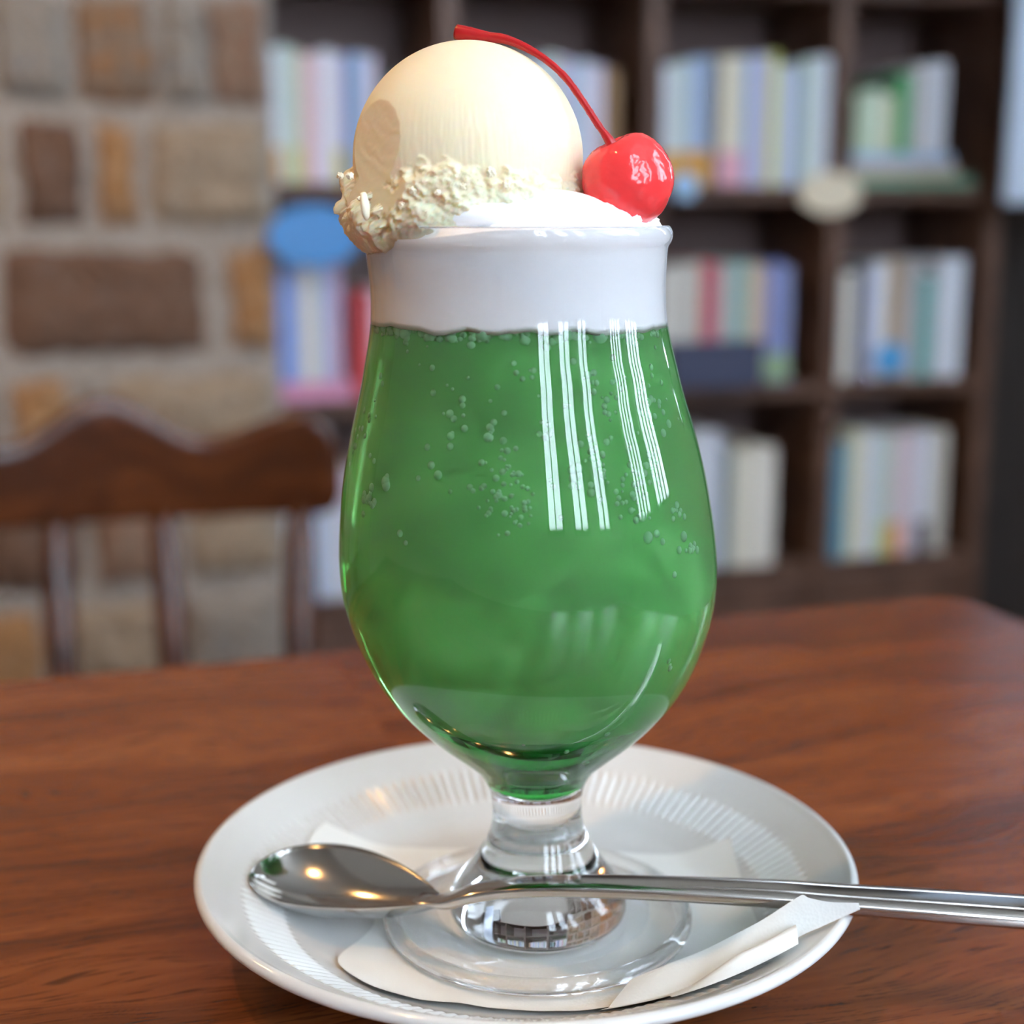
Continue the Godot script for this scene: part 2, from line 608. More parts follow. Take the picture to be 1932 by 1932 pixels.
# ------------------------------------------------------------------ bookshelf and books
const FACE := -1.825
func bookshelf() -> void:
	var s := thing("bookshelf", "dark brown wooden bookshelf of square open bays beside the stone wall", "bookshelf", Vector3.ZERO, YAW)
	var ups := [0.166, 0.491, 0.816, 1.141, 1.441]
	var boards := [0.535, 0.217, -0.1, -0.405]
	var d := 0.25
	var top := 0.86
	for k in 5:
		part("upright", cbox(0.03, top - YF, d, 0.002), M.shelf, s, Vector3(ups[k], (top + YF) / 2, FACE - d / 2))
	for y in boards:
		for k in 4:
			part("shelf_board", cbox(ups[k + 1] - ups[k] - 0.031, 0.024, d - 0.006, 0.002), M.shelf, s, Vector3((ups[k] + ups[k + 1]) / 2, y - 0.012, FACE - d / 2 - 0.003))
	part("top_board", cbox(1.36, 0.03, d + 0.02, 0.003), M.shelf, s, Vector3((ups[0] + ups[4]) / 2, top + 0.0155, FACE - d / 2))
	part("back_panel", cbox(1.3, top - YF, 0.012, 0.001), M.shelf_back, s, Vector3((ups[0] + ups[4]) / 2, (top + YF) / 2, FACE - d - 0.007))
	for k in 4:
		part("door", cbox(ups[k + 1] - ups[k] - 0.034, 0.285, 0.018, 0.003), M.shelf, s, Vector3((ups[k] + ups[k + 1]) / 2, -0.43 - 0.1435, FACE - 0.012))
	books()

var book_mats := {}
func book_mat(c: Color) -> StandardMaterial3D:
	if not book_mats.has(c):
		book_mats[c] = mat(c, 0.45)
	return book_mats[c]

var pages_mat: StandardMaterial3D
func book(u: float, y: float, wd: float, h: float, depth: float, col: Color, label: String, group: String, band := Color(0, 0, 0, 0), lean := 0.0, lying := false, band_at := 0.0) -> void:
	if pages_mat == null:
		pages_mat = mat(srgb(226, 218, 200), 0.85)
	var o := Node3D.new()
	o.name = numbered("book")
	add_child(o)
	tag(o, label, "book", group)
	o.position = R(u, y, FACE - 0.012)
	o.rotation = Vector3(0, YAW, lean)
	var st := surf()
	var t := 0.0022
	cbox(wd, h, t, 0.0008, st, Vector3(0, h / 2, -t / 2))
	cbox(t, h, depth, 0.0008, st, Vector3(-wd / 2 + t / 2, h / 2, -depth / 2))
	cbox(t, h, depth, 0.0008, st, Vector3(wd / 2 - t / 2, h / 2, -depth / 2))
	part("cover", st.commit(), book_mat(col), o)
	part("pages", cbox(wd - 2 * t, h - 0.006, depth - 0.006, 0.0005), pages_mat, o, Vector3(0, h / 2, -depth / 2))
	if band.a > 0.0:
		st = surf()
		var bh := h * 0.27
		cbox(wd + 0.0006, bh, depth * 0.8, 0.0005, st, Vector3(0, bh / 2 + band_at * h, -depth * 0.4 + 0.0004))
		part("paper_band", st.commit(), book_mat(band), o).set_meta("label", "coloured paper band round the book")

const ORD := ["first", "second", "third", "fourth", "fifth", "sixth", "seventh", "eighth", "ninth", "tenth", "eleventh", "twelfth", "thirteenth", "fourteenth", "fifteenth", "sixteenth"]
func hue_name(c: Color) -> String:
	var mx := maxf(c.r, maxf(c.g, c.b))
	var mn := minf(c.r, minf(c.g, c.b))
	var sat := (mx - mn) / maxf(mx, 0.01)
	var light := "pale " if mx > 0.72 else ("dark " if mx < 0.4 else "")
	if sat < 0.09:
		return "white" if mx > 0.8 else ("grey" if mx > 0.35 else "black")
	var h := c.h * 360.0
	if h < 18 or h > 340: return light + ("pink" if mx > 0.7 and sat < 0.5 else "red")
	if h < 40: return light + ("tan" if sat < 0.6 else "orange")
	if h < 68: return light + ("cream" if sat < 0.3 else "yellow")
	if h < 155: return light + "green"
	if h < 196: return light + "teal"
	if h < 248: return light + "blue"
	if h < 300: return light + "lilac"
	return light + "pink"

# one row of books: [width, height, colour, band colour or null]
func book_row(u: float, y: float, list: Array, where: String) -> float:
	var k := 0
	for b in list:
		var wd: float = b[0]
		var col: Color = b[2]
		var band: Color = b[3] if b.size() > 3 and b[3] != null else Color(0, 0, 0, 0)
		var lean: float = b[4] if b.size() > 4 else 0.0
		var lb := "%s book, %s from the left in the %s" % [hue_name(col), ORD[k], where]
		if band.a > 0.0:
			lb = "%s book with %s band, %s in the %s" % [hue_name(col), hue_name(band), ORD[k], where]
		book(u + wd / 2, y + 0.0005, wd - 0.0012, b[1], rng.randf_range(0.13, 0.15), col, lb, "books in the " + where, band, lean)
		u += wd
		k += 1
	return u

func books() -> void:
	var W := srgb(222, 228, 240)
	var I := srgb(226, 222, 214)
	var B := srgb(180, 200, 232)
	var L := srgb(216, 208, 232)
	var G := srgb(200, 214, 206)
	var Y := srgb(214, 160, 60)
	var T := 0.217
	# top row of bays
	book_row(0.212, T, [[0.016, 0.18, L, Y], [0.017, 0.185, W, srgb(222, 170, 110)], [0.015, 0.19, G], [0.014, 0.185, G, srgb(196, 200, 120)], [0.012, 0.18, srgb(222, 196, 180)], [0.016, 0.178, srgb(224, 190, 212)], [0.02, 0.185, W], [0.015, 0.18, L, srgb(206, 190, 90)], [0.017, 0.18, srgb(96, 136, 190)], [0.016, 0.182, B], [0.016, 0.178, L]], "top bay by the stone wall")
	book_row(0.404, T, [[0.03, 0.15, srgb(120, 150, 150)], [0.026, 0.165, srgb(60, 90, 100)]], "dark end of that top bay")
	book_row(0.51, T, [[0.022, 0.19, W], [0.02, 0.2, srgb(170, 200, 204)], [0.02, 0.19, L], [0.018, 0.18, W], [0.02, 0.185, I], [0.018, 0.178, B], [0.02, 0.185, W], [0.016, 0.19, G], [0.018, 0.186, L], [0.02, 0.18, B], [0.016, 0.182, W], [0.02, 0.178, L], [0.026, 0.17, srgb(150, 118, 80)]], "top bay behind the ice cream")
	book_row(0.834, T, [[0.022, 0.18, W, Y], [0.02, 0.186, G, Y], [0.022, 0.19, B, srgb(206, 150, 60)], [0.02, 0.196, srgb(150, 168, 196), Y], [0.014, 0.19, srgb(120, 116, 120)], [0.024, 0.196, srgb(232, 222, 196), srgb(226, 168, 186)], [0.02, 0.198, I, srgb(232, 180, 196)], [0.018, 0.198, srgb(150, 176, 214)], [0.022, 0.2, L], [0.018, 0.205, srgb(198, 200, 110)], [0.024, 0.186, W], [0.016, 0.18, srgb(140, 160, 200)], [0.026, 0.196, G], [0.026, 0.202, W]], "top bay behind the cherry")
	# rightmost top bay: a stack of lying books with upright ones on it
	var yy := T + 0.0005
	var lay := [[0.24, 0.018, 1.285, srgb(110, 150, 128), "green book lying at the bottom of the stack in the rightmost top bay"], [0.2, 0.016, 1.27, srgb(206, 180, 160), "tan book lying second in the stack in the rightmost top bay"], [0.19, 0.018, 1.265, srgb(170, 196, 224), "pale blue book lying on top of the stack in the rightmost top bay"]]
	for b in lay:
		lying_book(b[2], yy, b[0], b[1], b[3], b[4])
		yy += b[1] + 0.0006
	book_row(1.175, yy, [[0.022, 0.094, srgb(196, 214, 186)], [0.026, 0.1, srgb(206, 220, 200)], [0.024, 0.092, srgb(206, 206, 176)], [0.03, 0.125, srgb(84, 158, 104)], [0.034, 0.142, srgb(206, 204, 206)], [0.032, 0.146, srgb(220, 222, 232)]], "rightmost top bay")
	# middle row
	var Mi := -0.1
	book_row(0.232, Mi + 0.03, [[0.018, 0.168, srgb(120, 150, 226)], [0.018, 0.171, srgb(170, 190, 236)], [0.022, 0.172, I], [0.018, 0.17, B], [0.02, 0.166, srgb(206, 176, 210)]], "middle bay on the pink box")
	tag(boxfile(0.284, Mi + 0.0005, 0.112, 0.028, srgb(214, 150, 186)), "pink flat box under the books in the middle bay by the stone wall", "box")
	book_row(0.345, Mi, [[0.026, 0.16, srgb(206, 70, 76)], [0.022, 0.165, srgb(222, 200, 220)], [0.02, 0.15, I]], "middle bay beside the pink box")
	book_row(0.53, Mi, [[0.03, 0.18, W], [0.028, 0.17, L], [0.03, 0.18, I], [0.03, 0.175, B], [0.028, 0.18, W], [0.028, 0.17, G], [0.03, 0.18, L], [0.028, 0.175, I]], "middle bay behind the goblet")
	book_row(0.834, Mi, [[0.024, 0.19, I], [0.024, 0.195, srgb(206, 204, 200)], [0.026, 0.198, srgb(202, 198, 192)], [0.018, 0.2, srgb(204, 96, 96)], [0.014, 0.195, srgb(196, 110, 150)], [0.024, 0.195, srgb(196, 192, 186)], [0.024, 0.2, srgb(140, 186, 190)], [0.024, 0.196, srgb(208, 190, 160)], [0.018, 0.19, srgb(190, 176, 190)], [0.024, 0.198, srgb(120, 136, 196)], [0.016, 0.19, srgb(160, 170, 214)]], "middle bay beside the goblet")
	book_row(1.162, Mi, [[0.026, 0.18, I], [0.016, 0.19, srgb(96, 104, 110)], [0.014, 0.18, srgb(150, 150, 190)], [0.03, 0.196, W], [0.02, 0.198, srgb(196, 170, 140)], [0.022, 0.2, srgb(170, 160, 150)], [0.022, 0.2, srgb(190, 190, 196)], [0.028, 0.17, srgb(84, 160, 156), null, 0.0], [0.028, 0.2, srgb(212, 216, 226)], [0.03, 0.202, W]], "rightmost middle bay")
	# lower row
	var Lo := -0.405
	book_row(0.235, Lo, [[0.03, 0.2, W], [0.026, 0.19, B], [0.03, 0.21, srgb(206, 214, 230)], [0.03, 0.2, L], [0.026, 0.19, W]], "lower bay behind the chair")
	book_row(0.53, Lo, [[0.03, 0.2, L], [0.03, 0.19, W], [0.028, 0.21, I], [0.03, 0.2, B], [0.03, 0.19, W], [0.028, 0.2, G], [0.03, 0.2, I]], "lower bay behind the goblet")
	book_row(0.834, Lo, [[0.03, 0.22, W], [0.03, 0.225, L], [0.034, 0.23, W, srgb(220, 160, 100)], [0.026, 0.23, srgb(210, 216, 232)], [0.02, 0.2, srgb(120, 140, 140)], [0.04, 0.198, srgb(226, 222, 208)], [0.04, 0.2, srgb(230, 226, 218)]], "lower bay beside the goblet")
	book_row(1.16, Lo, [[0.03, 0.2, srgb(90, 150, 176)], [0.03, 0.218, srgb(224, 222, 196)], [0.03, 0.215, W], [0.026, 0.212, srgb(196, 214, 206), srgb(190, 206, 140)], [0.026, 0.21, srgb(222, 204, 212), srgb(226, 150, 110)], [0.028, 0.21, srgb(220, 210, 222)], [0.026, 0.212, W, srgb(70, 70, 84)], [0.03, 0.214, srgb(206, 200, 190)]], "rightmost lower bay")
	# loose things on the shelf
	var disc := CylinderMesh.new()
	disc.top_radius = 0.066
	disc.bottom_radius = 0.066
	disc.height = 0.006
	disc.radial_segments = 48
	var o := part("oval_sign", disc, mat(srgb(60, 136, 206), 0.4), self, R(0.277, 0.1425, -1.772), Vector3(PI / 2, YAW, 0))
	o.scale = Vector3(1.0, 1.0, 0.66)
	tag(o, "blue oval sign hung at the corner of the stone wall above books", "sign")
	var basket := boxfile(0.925, Mi + 0.0005, 0.16, 0.075, srgb(64, 70, 96), 0.03)
	tag(basket, "low dark blue tray in front of the books right of the goblet", "tray")
	for tg in [[1.123, 0.207, 0.05, srgb(222, 208, 184), "cream oval paper tag hanging on the shelf edge right of the cherry"], [1.25, -0.063, 0.027, srgb(84, 164, 222), "small round blue tag on the middle shelf edge at right"], [1.038, -0.07, 0.024, srgb(150, 176, 140), "small round green tag on the middle shelf edge"], [0.868, 0.217, 0.022, srgb(160, 196, 230), "small round pale blue tag on the shelf edge behind the cherry"]]:
		var c := CylinderMesh.new()
		c.top_radius = tg[2]
		c.bottom_radius = tg[2]
		c.height = 0.004
		c.radial_segments = 40
		o = part("shelf_tag", c, mat(tg[3], 0.6), self, R(tg[0], tg[1], FACE + 0.004), Vector3(PI / 2, YAW, 0))
		if tg[2] > 0.04: o.scale = Vector3(1.12, 1, 0.68)
		tag(o, tg[4], "tag", "round shelf tags")
	var poster := part("poster", cbox(0.26, 0.95, 0.012, 0.004), mat(srgb(196, 208, 226), 0.7), self, R(1.53, 0.665, -1.75), Vector3(0, YAW, 0))
	tag(poster, "pale blue-grey hanging banner right of the bookshelf", "banner")

func boxfile(u: float, y: float, wd: float, h: float, c: Color, off := 0.0) -> MeshInstance3D:
	var st := surf()
	var d := 0.15 if off == 0.0 else 0.03
	cbox(wd, h - 0.004, d, 0.003, st, Vector3(0, h / 2 - 0.002, -d / 2))
	cbox(wd + 0.004, h * 0.3, d + 0.003, 0.002, st, Vector3(0, h * 0.85, -d / 2))
	return part("box" if off == 0.0 else "tray", st.commit(), mat(c, 0.6), self, R(u, y, FACE - 0.008 + off), Vector3(0, YAW, 0))

func lying_book(u: float, y: float, wd: float, h: float, c: Color, label: String) -> void:
	var o := thing("book", label, "book", R(u, y, FACE - 0.012), YAW, "books lying in the rightmost top bay")
	var st := surf()
	cbox(wd, 0.002, 0.16, 0.0006, st, Vector3(0, 0.001, -0.08))
	cbox(wd, 0.002, 0.16, 0.0006, st, Vector3(0, h - 0.001, -0.08))
	cbox(wd, h, 0.002, 0.0006, st, Vector3(0, h / 2, -0.001))
	part("cover", st.commit(), book_mat(c), o)
	part("pages", cbox(wd - 0.006, h - 0.0045, 0.15, 0.0005), pages_mat, o, Vector3(0, h / 2, -0.078))

# ------------------------------------------------------------------ chair
func chair() -> void:
	var uc := -0.055
	var wb := -0.9
	var c := thing("wooden_chair", "dark brown spindle-back wooden chair with scalloped top rail behind the table", "chair", R(uc, YF, wb), YAW)
	var y0 := -YF
	# scalloped crest rail: outline in (u, y), extruded with rounded edges and a slight backward bow
	var n := 61
	var rows := 15
	var p := PackedVector3Array()
	for i in n:
		var s := (float(i) / (n - 1)) * 2.0 - 1.0
		var x := s * 0.19
		var a := absf(s)
		var topy := 0.026 - 0.037 * (0.5 - 0.5 * cos(minf(a / 0.43, 1.0) * PI)) if a < 0.43 else -0.011 + 0.02 * (0.5 - 0.5 * cos(minf((a - 0.43) / 0.42, 1.0) * PI))
		if a > 0.85:
			topy -= 0.03 * pow((a - 0.85) / 0.15, 2.0)
		var boty := -0.078 + (0.012 * pow((a - 0.9) / 0.1, 2.0) if a > 0.9 else 0.0)
		var bow := -0.03 * (1.0 - s * s)
		var mid := (topy + boty) / 2
		var hh := (topy - boty) / 2
		for j in rows * 2 + 1:
			var ang := TAU * j / (rows * 2)
			var ca := cos(ang)
			var sa := sin(ang)
			var e := 1.0 if i > 0 and i < n - 1 else 0.0
			var z := signf(ca) * pow(absf(ca), 0.35) * 0.011 * e
			var yv := signf(sa) * pow(absf(sa), 0.35) * hh * (1.0 if e > 0.0 else 0.8)
			p.append(Vector3(x, y0 + mid + yv, bow + z))
	part("crest_rail", grid(p, n, rows * 2 + 1, 1.0, true), M.chair, c)
	# spindles and outer posts
	for s in [-0.043, 0.043]:
		var path := spline([Vector3(s, y0 - 0.072, -0.029), Vector3(s * 1.02, y0 - 0.18, 0.004), Vector3(s * 0.98, y0 - 0.29, 0.036)], 24)
		var half := []
		for k in 24:
			var q := 0.0085 + 0.0045 * sin(PI * pow(k / 23.0, 0.7))
			half.append(Vector2(q, q))
		part("spindle", sweep(path, half, 14, 2.0, Vector3.BACK), M.chair, c)
	for s in [-1.0, 1.0]:
		var path := spline([Vector3(s * 0.157, y0 - 0.072, -0.01), Vector3(s * 0.147, y0 - 0.18, 0.022), Vector3(s * 0.14, y0 - 0.29, 0.055)], 24)
		var half := []
		for k in 24:
			var q := 0.0095 + 0.0045 * sin(PI * pow(k / 23.0, 0.7))
			half.append(Vector2(q, q))
		part("back_post", sweep(path, half, 14, 2.0, Vector3.BACK), M.chair, c)
	# saddle seat
	var prof := []
	p = PackedVector3Array()
	var rings := [[0.0, 0.435], [0.5, 0.434], [0.85, 0.44], [0.97, 0.438], [1.0, 0.428], [0.98, 0.414], [0.9, 0.408], [0.0, 0.408]]
	for r in rings:
		for j in 49:
			var a := TAU * j / 48
			var cx := signf(cos(a)) * pow(absf(cos(a)), 0.6) * 0.21
			var cz := signf(sin(a)) * pow(absf(sin(a)), 0.6) * 0.2
			p.append(Vector3(cx * r[0], r[1], 0.19 + cz * r[0]))
	part("seat", grid(p, rings.size(), 49, -1.0, true), M.chair, c)
	for x in [-1.0, 1.0]:
		for z in [0.05, 0.32]:
			var path := spline([Vector3(x * 0.14, 0.41, z), Vector3(x * 0.18, 0.0, z + (z - 0.185) * 0.35)], 14)
			var half := []
			for k in 14:
				var q := 0.017 - 0.005 * k / 13.0
				half.append(Vector2(q, q))
			part("leg", sweep(path, half, 14, 2.0, Vector3.BACK), M.chair, c)
		part("stretcher", sweep(spline([Vector3(x * 0.16, 0.2, 0.045), Vector3(x * 0.16, 0.2, 0.34)], 6), [Vector2(0.008, 0.008), Vector2(0.01, 0.01), Vector2(0.011, 0.011), Vector2(0.011, 0.011), Vector2(0.01, 0.01), Vector2(0.008, 0.008)], 12), M.chair, c)

# ------------------------------------------------------------------ saucer, napkin, spoon
const PC := Vector3(-0.0025, 0, -0.0076)
func plate_y(r: float) -> float:      # upper surface of the saucer
	if r < 0.0445: return 0.0072
	if r < 0.052: return 0.0072 + 0.002 * pow((r - 0.0445) / 0.0075, 2.0)
	return 0.0092 + (r - 0.052) * 0.545 + 0.0004 * smoothstep(0.064, 0.073, r)

func saucer() -> void:
	var o := thing("saucer", "white round china saucer with fluted rim under the green drink", "saucer", PC)
	var prof := []
	var k := 0.0
	while k < 0.0738:
		prof.append(Vector2(k, plate_y(k)))
		k += 0.0007
	var rimy := plate_y(0.0742)
	var rim := []
	for i in 15:
		var a := PI * 0.62 - (PI * 1.2) * i / 14
		rim.append(Vector2(0.0742 + 0.0014 * cos(a) + 0.0009, rimy - 0.0009 + 0.0014 * sin(a)))
	prof.append_array(rim)
	var seg := 1152
	var p := PackedVector3Array()
	for q in prof:
		var amp := 0.00046 * smoothstep(0.0555, 0.0575, q.x) * (1.0 - smoothstep(0.0645, 0.0665, q.x))
		for j in seg + 1:
			var t := TAU * j / seg
			p.append(Vector3(q.x * cos(t), q.y + amp * cos(t * 144.0), q.x * sin(t)))
	part("dish", grid(p, prof.size(), seg + 1, -1.0, true), M.china, o)
	var last: Vector2 = rim[-1]
	var under := [last, Vector2(0.067, 0.0142), Vector2(0.056, 0.0078), Vector2(0.047, 0.0045), Vector2(0.0415, 0.0035), Vector2(0.0405, 0.0012), Vector2(0.0395, 0.0), Vector2(0.0375, 0.0), Vector2(0.0368, 0.0012), Vector2(0.0362, 0.0035), Vector2(0.0, 0.0038)]
	part("foot_ring", lathe(smooth_profile(under, 4), 128, -1.0), M.china, o)

func plate_at(x: float, z: float) -> float:
	return plate_y(Vector2(x - PC.x, z - PC.z).length())

func napkin() -> void:
	var o := thing("paper_napkin", "thin white embossed paper spoon sleeve lying creased in the saucer under the goblet", "napkin")
	var f := FastNoiseLite.new()
	f.seed = 8
	f.frequency = 45.0
	f.fractal_octaves = 2
	# base sheet: a kite of paper following the saucer, its right end rising to the spoon
	var n := 81
	var top := PackedVector3Array()
	var G := Vector2(-0.054, -0.040)
	var B := Vector2(-0.034, 0.035)
	var E := Vector2(0.050, -0.034)
	var D := Vector2(0.050, 0.034)
	for side in 1:
		for i in n:
			for j in n:
				var a := float(j) / (n - 1)
				var b := float(i) / (n - 1)
				var q := G.lerp(E, a).lerp(B.lerp(D, a), b)
				q.y += 0.008 * sin(PI * a) * (b - 0.2)
				q.x -= 0.006 * sin(PI * b * 3.0) * (1.0 - a)
				var under_foot := 1.0 - smoothstep(0.034, 0.042, q.length())
				var wr := f.get_noise_2d(q.x, q.y) * 0.0005 + 0.0004 * absf(sin(q.x * 90.0 + q.y * 60.0)) * smoothstep(0.2, 0.9, b)
				var lift := 0.0007 + wr * (1.0 - under_foot) + 0.0005 * pow(maxf(0.0, b - 0.85) / 0.15, 2.0) * (0.5 + 0.5 * sin(a * 9.0))
				top.append(Vector3(q.x, plate_at(q.x, q.y) + maxf(lift, 0.0007), q.y))
	part("sheet", grid(top, n, n, -1.0), M.paper, o)
	# right end of the sleeve curling up in front of the spoon handle
	var fl := PackedVector3Array()
	var ni := 33
	var nj := 41
	var lower := spline([Vector3(0.012, 0.0105, 0.046), Vector3(0.032, 0.0125, 0.042), Vector3(0.0475, 0.0155, 0.034), Vector3(0.0523, 0.0182, 0.0305), Vector3(0.0590, 0.0212, 0.0294), Vector3(0.0679, 0.0239, 0.029)], nj)
	var upper := spline([Vector3(0.019, 0.0118, 0.034), Vector3(0.034, 0.0165, 0.0305), Vector3(0.0455, 0.0222, 0.029), Vector3(0.0552, 0.0285, 0.029), Vector3(0.0557, 0.0281, 0.0291), Vector3(0.0610, 0.0269, 0.029), Vector3(0.0672, 0.0268, 0.029)], nj)
	for i in ni:
		for j in nj:
			var b := float(i) / (ni - 1)
			var v: Vector3 = lower[j].lerp(upper[j], b)
			v.y += 0.0003 * sin(PI * b) * sin(j * 0.45) + f.get_noise_2d(v.x, v.z + 0.2) * 0.0005
			v.y = maxf(v.y, plate_at(v.x, v.z) + 0.0010)
			fl.append(v)
	part("curled_corner", grid(fl, ni, nj, -1.0), M.paper, o)
	# rolled end lying below the curl
	var rl := PackedVector3Array()
	for i in 13:
		for j in 25:
			var a := float(j) / 24
			var b := float(i) / 12
			var x := lerpf(0.026, 0.0535, a)
			var z := lerpf(0.0455, 0.0325, a) + b * 0.007 - 0.004
			rl.append(Vector3(x, plate_at(x, z) + 0.0012 + 0.0038 * sin(PI * b) * smoothstep(0.0, 0.6, a), z))
	part("rolled_edge", grid(rl, 13, 25, -1.0), M.paper, o)

func spoon() -> void:
	var o := thing("dessert_spoon", "polished steel long-handled spoon lying across the saucer in front of the goblet", "spoon")
	var tip := Vector3(-0.0662, 0.0178, -0.0098)
	var neck := Vector3(-0.0225, 0.0196, 0.0125)
	var ax := (neck - tip).normalized()
	var side := ax.cross(Vector3.UP).normalized()       # towards the viewer
	var up := side.cross(ax).normalized()
	side = side.rotated(ax, 0.12)
	up = up.rotated(ax, 0.12)
	var L := (neck - tip).length()
	var ni := 49
	var nj := 33
	for shell in 1:
		var p := PackedVector3Array()
		# one closed skin: inside of the bowl, over the rim, back along the outside
		for i in ni:
			var t := float(i) / (ni - 1)
			var hw := 0.0132 * pow(sin(PI * pow(t * 0.97, 0.66)), 0.72)
			hw = maxf(hw, 0.0036 * smoothstep(0.4, 0.9, t))
			hw = maxf(hw * lerpf(1.0, 0.65, smoothstep(0.93, 1.0, t)), 0.0001)
			var dep := 0.0078 * pow(maxf(sin(PI * pow(t, 0.75) * 0.98), 0.0), 0.8)
			var rise := 0.0005 * sin(PI * t) 
			for j in nj * 2 + 1:
				var s: float
				var th := 0.0
				if j <= nj:
					s = -1.0 + 2.0 * j / nj
				else:
					s = 1.0 - 2.0 * (j - nj) / nj
					th = -0.0011 * sqrt(maxf(0.0, 1.0 - s * s)) - 0.0004 * (1.0 - absf(s))
				var d := -dep * (1.0 - s * s) + th
				p.append(tip + ax * (t * L) + side * (s * hw) + up * (d + rise))
		part("bowl", grid(p, ni, nj * 2 + 1, 1.0, true), M.steel, o)
	var path := spline([neck - ax * 0.005 + Vector3(0, -0.0006, 0), neck + ax * 0.003 + Vector3(0, 0.0002, 0), Vector3(-0.0125, 0.0232, 0.0165), Vector3(-0.0007, 0.0258, 0.0190), Vector3(0.02, 0.0260, 0.0200), Vector3(0.05, 0.0249, 0.0207), Vector3(0.067, 0.0238, 0.0213), Vector3(0.09, 0.0228, 0.0228), Vector3(0.13, 0.0210, 0.0255)], 90)
	var half := []
	for k in 90:
		var t := k / 89.0
		var into := smoothstep(0.0, 0.07, t)       # sinks into the tail of the bowl
		half.append(Vector2(lerpf(0.0036, 0.0060, smoothstep(0.1, 0.9, t)) * lerpf(0.75, 1.0, into), lerpf(0.0015, 0.0022, smoothstep(0.05, 0.9, t)) * lerpf(0.15, 1.0, into)))
	part("handle", sweep(path, half, 32, 3.2), M.steel, o)
	# raised ribs along the flat of the handle
	for s in [-0.35, 0.35]:
		var rib := []
		var rh := []
		for k in range(26, 90):
			rib.append(path[k] + Vector3(0, half[k].y * 0.96, s * half[k].x * 1.3))
			rh.append(Vector2(0.0005, 0.0003) * smoothstep(25.0, 50.0, float(k)))
		part("rib", sweep(rib, rh, 8), M.steel, o)

# ------------------------------------------------------------------ goblet
func skew(h: float) -> float:
	return -(maxf(h, 0.03) - 0.036) * 0.038

var outer := []
func outer_r(h: float) -> float:
	for i in outer.size() - 1:
		var a: Vector2 = outer[i]
		var b: Vector2 = outer[i + 1]
		if a.y <= h and h <= b.y and a.y > 0.03 and i < outer.size() - 48:
			return lerpf(a.x, b.x, (h - a.y) / maxf(b.y - a.y, 1e-6))
	return 0.0325

func wall_t(h: float) -> float:
	return 0.0015 + 0.0006 * smoothstep(0.13, 0.09, h) + 0.0016 * smoothstep(0.068, 0.05, h)

func goblet() -> void:
	var stem := [Vector2(0.0, 0.0092), Vector2(0.012, 0.0091), Vector2(0.0168, 0.0093), Vector2(0.0192, 0.0101), Vector2(0.0203, 0.0118), Vector2(0.0204, 0.0138), Vector2(0.0199, 0.0160), Vector2(0.0185, 0.0184), Vector2(0.0163, 0.0212), Vector2(0.0137, 0.0250), Vector2(0.0117, 0.0287), Vector2(0.0105, 0.0325), Vector2(0.0102, 0.0360), Vector2(0.0104, 0.0389)]
	var bowl := [Vector2(0.0104, 0.0389), Vector2(0.0109, 0.0414), Vector2(0.0121, 0.0440), Vector2(0.0142, 0.0466), Vector2(0.0170, 0.0491), Vector2(0.0230, 0.0542), Vector2(0.0281, 0.0592), Vector2(0.0322, 0.0642), Vector2(0.0358, 0.0704), Vector2(0.0384, 0.0766), Vector2(0.0399, 0.0815), Vector2(0.0409, 0.0863), Vector2(0.0413, 0.0912), Vector2(0.0413, 0.0948), Vector2(0.0409, 0.1008), Vector2(0.0402, 0.1067), Vector2(0.0393, 0.1126), Vector2(0.0381, 0.1184), Vector2(0.0367, 0.1242), Vector2(0.0354, 0.1289), Vector2(0.0342, 0.1334), Vector2(0.0332, 0.1380), Vector2(0.0322, 0.1425), Vector2(0.0315, 0.1470), Vector2(0.0313, 0.1515), Vector2(0.0314, 0.1560), Vector2(0.0316, 0.1585), Vector2(0.0318, 0.1608), Vector2(0.0320, 0.1621), Vector2(0.0327, 0.1633), Vector2(0.0330, 0.1646), Vector2(0.0327, 0.1658), Vector2(0.0322, 0.1664), Vector2(0.0317, 0.1660), Vector2(0.0315, 0.1648), Vector2(0.0313, 0.1628), Vector2(0.0311, 0.1600), Vector2(0.0308, 0.1560), Vector2(0.0307, 0.1515), Vector2(0.0309, 0.1475)]
	var full := smooth_profile(stem + bowl.slice(1), 6)
	outer = full
	var k1 := (stem.size() - 1) * 6
	var m := lathe(full, 160, 1.0, true)
	var o := thing("goblet", "clear stemmed soda goblet with flared bowl standing on the saucer", "glass")
	part("stem", rows_of(m, 0, k1, 161), M.glass, o)
	part("bowl", rows_of(m, k1, full.size() - 1, 161), M.glass, o)
	# the thin disc of the foot and its thick rounded edge
	var disc := smooth_profile([Vector2(0.0203, 0.0088), Vector2(0.0265, 0.0085), Vector2(0.0336, 0.0083)], 4)
	disc.append_array(smooth_profile([Vector2(0.0336, 0.0121), Vector2(0.0300, 0.0128), Vector2(0.0255, 0.0138), Vector2(0.0203, 0.0153)], 4))
	part("foot", lathe(disc, 160, 1.0, true), M.thin_glass, o)
	var edge := []
	for i in 25:
		var a := TAU * i / 24 - PI / 2
		edge.append(Vector2(0.0338 + 0.0019 * cos(a), 0.0102 + 0.0019 * sin(a)))
	part("foot_edge", lathe(edge, 160, 1.0, true), M.glass, o)

